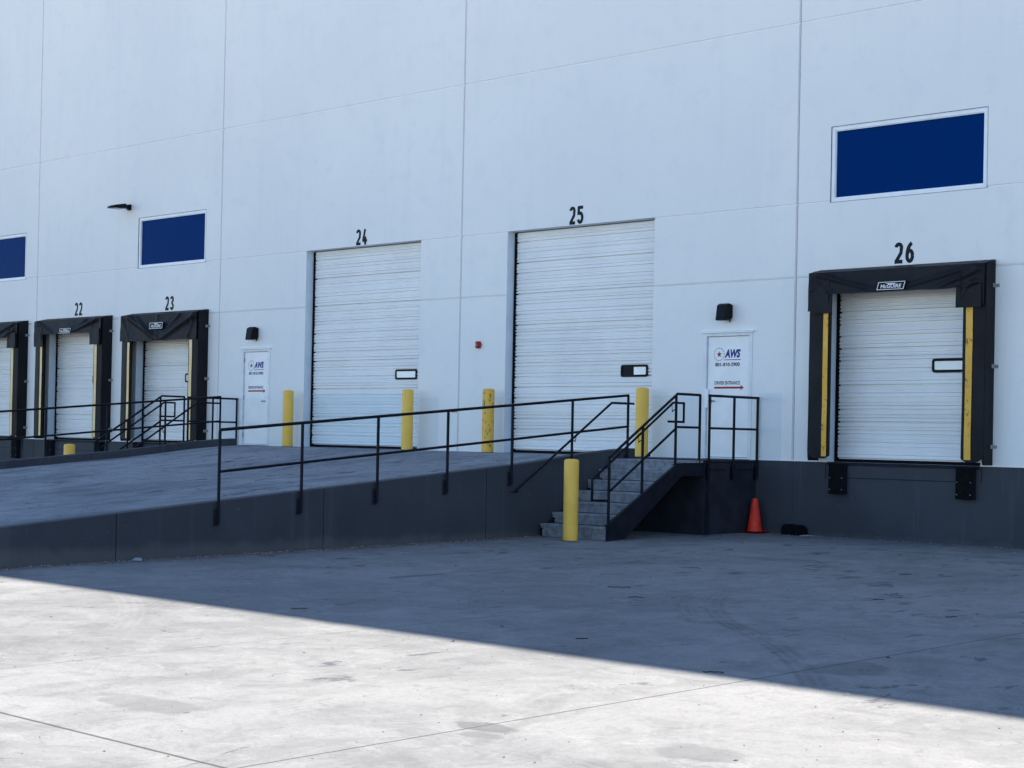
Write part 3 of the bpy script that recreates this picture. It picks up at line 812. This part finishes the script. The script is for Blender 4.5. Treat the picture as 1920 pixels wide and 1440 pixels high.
def retaining_wall(xo, s_, label):
    T = thing('retaining_wall', (xo, -10, -.12), label, 'retaining wall', 'grey walls along both sides of the ramp')
    xi = xo + s_ * TW
    cuts = [-1.36, -4.93, -8.18, -11.57, -14.9, -17.9]
    for a, b in zip(cuts, cuts[1:]):
        yb = [a] + [y for y, z in WT if b < y < a] + [b]
        g = .006
        prof = [(yb[0] - (g if a != cuts[0] else 0), wtop(a))] + [(y, wtop(y)) for y in yb[1:-1]] + [(b + g, wtop(b)), (b + g, -.5), (a - (g if a != cuts[0] else 0), -.5)]
        m = MB(); mm = MB()
        bz = .012
        n = len(prof)
        # chamfered top arrises
        def ring(x, dz): return [(x, y, z - (dz if z > -.4 else 0)) for y, z in prof]
        r0, r1, r2, r3 = ring(xo, bz), ring(xo + s_ * bz, 0), ring(xi - s_ * bz, 0), ring(xi, bz)
        vs = r0 + r1 + r2 + r3; fs = [tuple(range(n)), tuple(range(4 * n - 1, 3 * n - 1, -1))]
        for k in range(3):
            for i in range(n):
                j = (i + 1) % n; fs.append((k * n + i, k * n + n + i, k * n + n + j, k * n + j))
        m.add(vs, fs); m.build('wall_section', M_BASE, T)
    core = MB(); core.prism_x([(-1.4, 1.33), (-1.8, 1.31), (-2.55, 1.25), (-3.4, 1.145), (-4.2, 1.058), (-17.8, -.13), (-17.8, -.5), (-1.4, -.5)], xo + s_ * .02, xi - s_ * .02)
    core.build('joint_filler', M_RUB, T)
retaining_wall(XN, -1, 'dark grey concrete wall along the near side of the ramp, its lower end at the left')
retaining_wall(XF, 1, 'dark grey kerb-like wall along the far side of the ramp, behind it the dock doors')

def ramp_rail(xo, s_, label):
    T = thing('guard_rail', (xo, -5.8, .5), label, 'guard rail', 'black pipe guard rails on the ramp walls')
    x = xo + s_ * .05; r = .0225
    zt_ = lambda y: 2.262 + (y + 1.62) * .0857
    ysp = [-1.62 - 1.402 * k for k in range(7)]
    for y in ysp:
        m = MB(); m.tube([(x, y, wtop(y) - .30), (x, y, zt_(y) - .01)], r, 10)
        p = m.build('post', M_STEEL, T)
        m = MB(); m.box(xo + s_ * .001, xo + s_ * .012, y - .045, y + .045, wtop(y) - .33, wtop(y) - .10)
        m.box(xo + s_ * .012, x, y - .008, y + .008, wtop(y) - .31, wtop(y) - .12)
        for dz in (-.29, -.14):
            for dy in (-.034, .034): m.tube([(xo + s_ * .012, y + dy, wtop(y) + dz), (xo + s_ * .020, y + dy, wtop(y) + dz)], .008, 6)
        m.build('base_plate', M_PLATE, p)
    m = MB(); m.tube([(x, ysp[0] + .005, zt_(ysp[0])), (x, ysp[-1] - .005, zt_(ysp[-1]))], r, 10); m.build('top_rail', M_STEEL, T)
    m = MB(); m.tube([(x, ysp[0], zt_(ysp[0]) - .525), (x, ysp[-1], zt_(ysp[-1]) - .555)], r * .9, 10); m.build('mid_rail', M_STEEL, T)
ramp_rail(XN, 1, 'black pipe guard rail on the near ramp wall, sloping down to the left')
ramp_rail(XF, -1, 'black pipe guard rail on the far ramp wall, in front of the dock doors')

# ---------------------------------------------------------------- landings, stairs, handrails (near side, and mirrored on the far side)
MX = -24.16
def side(mir):
    mx = (lambda x: 2 * MX - x) if mir else (lambda x: x)
    k = -1 if mir else 1
    where = 'far left stairs beyond the ramp' if mir else 'near stairs right of the ramp'
    # landing block
    T = thing('landing', (mx(-17.7), -.7, 0), ('concrete landing behind the far ramp wall beside door 23' if mir else 'dark concrete landing block below the right person door'), 'landing')
    m = MB(); m.bbox(mx(-18.78), mx(-16.96), -1.42, -.004, -.2, DZ - .05, .008); m.build('block', M_LAND, T)
    m = MB(); m.bbox(mx(-18.78), mx(-16.945), -1.435, -.006, DZ - .05, DZ - .008, .006); m.build('deck_edge', M_LAND, T)
    e = mx(-16.96)
    for q in ((-1.30, -.86, 1.045, 1.065), (-.62, -.12, 1.045, 1.065), (-1.415, -1.30, 0.0, DZ - .055)):
        m = MB(); m.box(e, e + k * .014, *q); m.build('edge_angle', M_STRG, T)
    # landing guard rail
    T = thing('landing_rail', (mx(-16.93), -.7, DZ), ('black pipe rail on the far landing, its top showing above the far ramp wall' if mir else 'black pipe rail with four openings in front of the right person door'), 'guard rail', 'pipe rails on the stair landings')
    x = mx(-16.925); r = .0225
    for y in (-1.37, -.70, -.04):
        m = MB(); m.tube([(x, y, .90), (x, y, 2.25)], r, 10); p = m.build('post', M_STEEL, T)
        m = MB(); m.box(mx(-16.958), mx(-16.945), y - .05, y + .05, .88, 1.10); m.build('base_plate', M_STEEL, p)
    m = MB(); m.tube([(x, -1.392, 2.262), (x, -.018, 2.262)], r, 10); m.build('top_rail', M_STEEL, T)
    m = MB(); m.tube([(x, -1.37, 1.730), (x, -.04, 1.730)], r * .9, 10); m.build('mid_rail', M_STEEL, T)
    # stairs
    T = thing('steel_stairs', (mx(-17.7), -2.7, 0), ('steel stairs with black rails beyond the far ramp wall, below door 23' if mir else 'grey steel stairs with black stringer and rails, rising beside the near ramp wall'), 'stairs', 'steel stairs beside the ramp')
    prof = [(-1.44, 1.155), (-2.12, 1.155), (-3.86, .195), (-3.86, -.045), (-3.43, -.03), (-2.03, .945), (-1.44, .945)]
    for a, b in ((-16.962, -16.975), (-18.47, -18.457)):
        pr = prof if a > -17.5 else [(y + (.14 if y < -1.5 else 0), max(z - .12, -.045)) for y, z in prof]
        m = MB(); m.prism_x(pr, mx(a), mx(b))
        # channel flanges
        fl = .045; aa = a if a > -17.5 else b
        in0, in1 = (aa - .013, aa - fl) if a > -17.5 else (a + .013, a + fl)
        for (y0, z0), (y1, z1) in zip(pr[:2], pr[1:3]):
            m.prism_x([(y0, z0), (y1, z1), (y1, z1 - .012), (y0, z0 - .012)], mx(in0), mx(in1))
        m.build('stringer', M_STRG, T)
    for i in range(7):
        y = -3.70 + .2805 * i; z = .154 + .1735 * i
        m = MB(); x0, x1 = mx(-18.478), mx(-16.985)
        if i == 6:
            m.prism_x([(y - .012, z), (y - .012, z - .03), (y, z - .035), (y, z - .17), (y + .01, z - .17), (y + .012, z - .035), (-1.44, z - .035), (-1.44, z + .002)], x0, x1)
        else:
            m.prism_x([(y - .014, z), (y - .014, z - .032), (y - .002, z - .038), (y + .022, z - .165), (y + .034, z - .165), (y + .012, z - .038), (y + .285, z - .034), (y + .285, z + .001)], x0, x1)
        if i == 0: m.prism_x([(y + .02, -.01), (y + .02, -.06), (y + .3, -.06), (y + .3, -.01)], x0, x1)
        m.build('tread', M_TREAD, T)
    # outer railing
    x = mx(-17.0)
    rl = MB(); rl.tube([(x, -3.785, 1.232), (x, -2.12, 2.268), (x, -1.53, 2.266)], r, 10)
    rail = rl.build('railing', M_STEEL, T)
    for y, z0, z1 in ((-3.775, .17, 1.23), (-2.98, .64, 1.72), (-2.155, 1.13, 2.25), (-1.53, 1.13, 2.266)):
        m = MB(); m.tube([(x, y, z0), (x, y, z1)], r, 10); m.box(x - .04, x + .04, y - .04, y + .04, z0 - .004, z0 + .008)
        m.build('post', M_STEEL, rail)
    m = MB(); m.tube([(x, -3.76, .715), (x, -2.155, 1.710)], r * .9, 10); m.tube([(x, -2.155, 1.735), (x, -1.53, 1.735)], r * .9, 10); m.build('mid_rail', M_STEEL, rail)
    xi = mx(-17.09)
    m = MB(); m.tube([(xi, -3.78, .575), (xi, -4.06, .575), (xi, -4.06, .895), (xi, -2.12, 2.125), (xi, -1.84, 2.125), (xi, -1.84, 1.82), (xi, -2.24, 1.82)], .019, 10)
    m.build('handrail', M_STEEL, T)
    m = MB()
    for y, z in ((-2.98, 1.53), (-2.155, 2.03)):
        m.tube([(x, y, z), (xi + (x - xi) * .4, y - .03, z - .05), (xi, y, z + .09 if y < -2.5 else z + .1)], .008, 6)
    m.tube([(x, -3.775, .575), (xi, -3.775, .575)], .017, 8)
    m.build('rail_bracket', M_STEEL, T)
    # handrail carried by the ramp guard rail
    T = thing('handrail', (mx(-18.38), -3, 1.2), ('black sloping handrail on the far ramp wall, crossing its guard rail' if mir else 'black sloping handrail on the near ramp wall, crossing in front of door 25'), 'handrail', 'sloping handrails on the ramp walls')
    x = mx(-18.36)
    m = MB(); m.tube([(x, -4.44, .672), (x, -2.15, 2.122), (x, -1.585, 2.122)], .0195, 10); m.build('rail', M_STEEL, T)
    m = MB()
    xw = mx(-18.45)
    m.tube([(xw, -3.022, 1.50), (x + (xw - x) * .3, -3.022, 1.47), (x, -3.022, 1.55)], .008, 6)
    m.tube([(mx(-18.497), -4.38, .655), (x, -4.38, .66), (x, -4.38, .70)], .009, 6)
    m.tube([(xw, -1.62, 2.122), (x, -1.62, 2.122)], .009, 6)
    m.build('bracket', M_STEEL, T)
side(False); side(True)

# ---------------------------------------------------------------- bollards
def bollard(x, y, z0, h, label, mat=None):
    T = thing('bollard', (x, y, z0), label, 'bollard', 'yellow steel bollards')
    m = MB(); r = .115
    m.lathe([(r, -.05), (r, h - .035), (r * .97, h - .018), (r * .85, h - .004), (r * .5, h + .004), (.004, h + .007)], (x, y, z0), 28)
    m.build('post', mat or M_YEL, T)
    m = MB(); m.lathe([(r + .012, -.02), (r + .012, .004), (r + .001, .006)], (x, y, z0), 28); m.build('base_joint', M_RUB, T)
bollard(-29.14, -.35, 1.217, 1.22, 'yellow bollard at the left jamb of door 24')
bollard(-25.31, -.35, 1.217, 1.22, 'yellow bollard at the right jamb of door 24')
bollard(-23.02, -.35, 1.217, 1.22, 'scuffed yellow bollard with black scrapes at the left jamb of door 25', M_YELW)
bollard(-19.19, -.35, 1.217, 1.22, 'yellow bollard at the right jamb of door 25, behind the stair rails')
bollard(-17.44, -4.15, -.052, 1.25, 'yellow bollard on the yard in front of the near stairs')
bollard(-30.95, -4.62, -.058, 1.25, 'yellow bollard mostly hidden behind the far ramp wall')

# ---------------------------------------------------------------- traffic cone
cx, cy = -16.80, -.24
T = thing('traffic_cone', (cx, cy, gz(cy)), 'orange traffic cone standing against the grey base wall beside the landing', 'traffic cone')
m = MB(); m.lathe([(.128, .02), (.122, .05), (.085, .32), (.055, .535), (.048, .560), (.034, .574), (.012, .578), (.004, .578)], (cx, cy, gz(cy)), 28); m.build('cone_body', M_CONE, T)
m = MB()
def fb(u, v):
    x, y = (u - .5) * .37, (v - .5) * .37; q = (max(abs(x), abs(y)) / .185) ** 5
    return (cx + x, cy + y, gz(cy) + .018 + .016 * q)
m.grid(14, 14, fb, True); m.grid(14, 14, lambda u, v: (lambda p: (p[0], p[1], p[2] - .014))(fb(u, v)), True, flip=True)
m.build('base', M_CONE, T)

# ---------------------------------------------------------------- rubber lump by the wall, litter
T = thing('rubber_block', (-16.08, -.13, 0), 'worn black rubber block lying at the foot of the grey base wall', 'rubber block')
m = MB(); prof = [(-16.28, .0), (-16.285, .10), (-16.25, .155), (-16.20, .172), (-16.155, .172), (-16.15, .155), (-16.11, .152), (-16.10, .168), (-15.97, .16), (-15.91, .13), (-15.885, .06), (-15.87, .0)]
m.prism_y(prof, -.22, -.03); m.build('body', M_RUB, T)
m = MB(); m.lathe([(.05, 0), (.05, .09), (.03, .10), (.004, .10)], (-15.94, -.26, -.002), 10); m.build('worn_corner', M_RUB, T)

def lump(m, p, s, sq=.5, sm=False):
    pts = [Vector(v) for v in ((1, 0, 0), (-1, 0, 0), (0, 1, 0), (0, -1, 0), (0, 0, 1), (0, 0, -.4))]
    a = random.random() * 6
    vs = []
    for v in pts:
        k = s * random.uniform(.6, 1.3); x, y = v.x * k, v.y * k * .8
        vs.append((p[0] + x * math.cos(a) - y * math.sin(a), p[1] + x * math.sin(a) + y * math.cos(a), p[2] + v.z * k * sq))
    m.add(vs, [(0, 2, 4), (2, 1, 4), (1, 3, 4), (3, 0, 4), (2, 0, 5), (1, 2, 5), (3, 1, 5), (0, 3, 5)])
dark = MB(); pale = MB()
for i in range(2600):
    y = -random.random() ** 1.3 * 19 - .3; x = random.uniform(-18.3, -3)
    lump(dark if random.random() < .75 else pale, (x, y, gz(y) + .002), random.uniform(.003, .010) * (1 if random.random() < .95 else random.uniform(1.6, 3.2)), .35)
for i in range(1300):
    y = -random.uniform(3, 17); x = XN + abs(random.gauss(0, .14)) + .02
    lump(dark if random.random() < .7 else pale, (x, y, gz(y) + .002), random.uniform(.005, .017))
for i in range(420):
    x = random.uniform(-16.9, -9); y = -.03 - abs(random.gauss(0, .07))
    lump(dark if random.random() < .6 else pale, (x, y, gz(y) + .002), random.uniform(.005, .017))
for i in range(160):
    x = random.gauss(-15.85, .10); y = -.2 + random.gauss(0, .06)
    lump(pale, (x, y, .002), random.uniform(.006, .018))
for i in range(260):   # grit lying on the ramp
    y = -random.uniform(.3, 14); x = random.uniform(-29.4, -18.9)
    lump(dark, (x, y, rz(y) + .002), random.uniform(.006, .018))
for i in range(60):
    lump(dark, (random.uniform(-18.3, -17.1), -3.55 + random.uniform(-.12, .1), .156), random.uniform(.006, .02))
tag(dark.build('grit_debris', M_DEB), 'dark grit and crumbs scattered over the concrete yard', 'debris', kind='stuff')
tag(pale.build('pale_debris', M_CHIP), 'pale stone chips scattered over the yard and along the walls', 'debris', kind='stuff')

def twig(p, L, ang, bend, label, r=.004):
    y = p[1]; pts = []
    for i in range(6):
        t_ = i / 5 - .5
        xx = p[0] + L * t_ * math.cos(ang) + bend * (t_ * t_) * -math.sin(ang); yy_ = p[1] + L * t_ * math.sin(ang) + bend * (t_ * t_) * math.cos(ang)
        pts.append((xx + random.uniform(-.008, .008), yy_ + random.uniform(-.02, .02), gz(yy_) + r + .001 + .006 * random.random()))
    m = MB(); m.tube(pts, r, 6); o = m.build('twig', M_TWIG)
    # object origin at the twig itself
    me = o.data; me.transform(Matrix.Translation((-p[0], -p[1], -gz(y)))); o.location = (p[0], p[1], gz(y))
    tag(o, label, 'twig', 'dark twigs and splinters on the yard')
A = math.atan2(.69, .72)
TW_ = [((-12.13, -9.25), .26, A, .05, 'longest dark twig lying in the shade between the yellow bollard and the rubber block'),
       ((-11.315, -9.943), .16, A - .05, .01, 'short straight dark twig just below the longest twig'),
       ((-12.746, -13.249), .16, A, .02, 'dark splinter in the shade close to the shadow edge, left of centre'),
       ((-8.19, -9.021), .12, A + .2, .02, 'dark splinter in the shade at the right side of the yard'),
       ((-7.534, -13.623), .16, A - .1, .05, 'curved dark twig lying right on the shadow edge'),
       ((-9.446, -12.914), .09, A, .01, 'small dark splinter in the shade above the sunlit slab'),
       ((-9.525, -8.143), .11, A + .05, .02, 'dark twig in the shade below the right loading door'),
       ((-10.917, -5.295), .14, A, .03, 'dark twig in the shade nearest the right loading door')]
for p, L, a, b, lab in TW_: twig(p, L, a, b, lab)
m = MB()
def fp(u, v):
    th_, ph_ = u * 2 * math.pi, v * math.pi
    k = .042 * (1 + .45 * noise.noise(Vector((math.cos(th_) * 2, math.sin(th_) * 2, v * 4))))
    return (-18.30 + k * math.sin(ph_) * math.cos(th_) * 1.2, -11.38 + k * math.sin(ph_) * math.sin(th_) * 1.5, gz(-11.4) + .022 + k * .55 * math.cos(ph_))
m.grid(14, 8, fp, False, flip=True); o = m.build('crumpled_paper', M_PAPER)
o.data.transform(Matrix.Translation((18.30, 11.38, -gz(-11.4)))); o.location = (-18.30, -11.38, gz(-11.4))
tag(o, 'crumpled pale paper lying at the foot of the near ramp wall', 'litter')
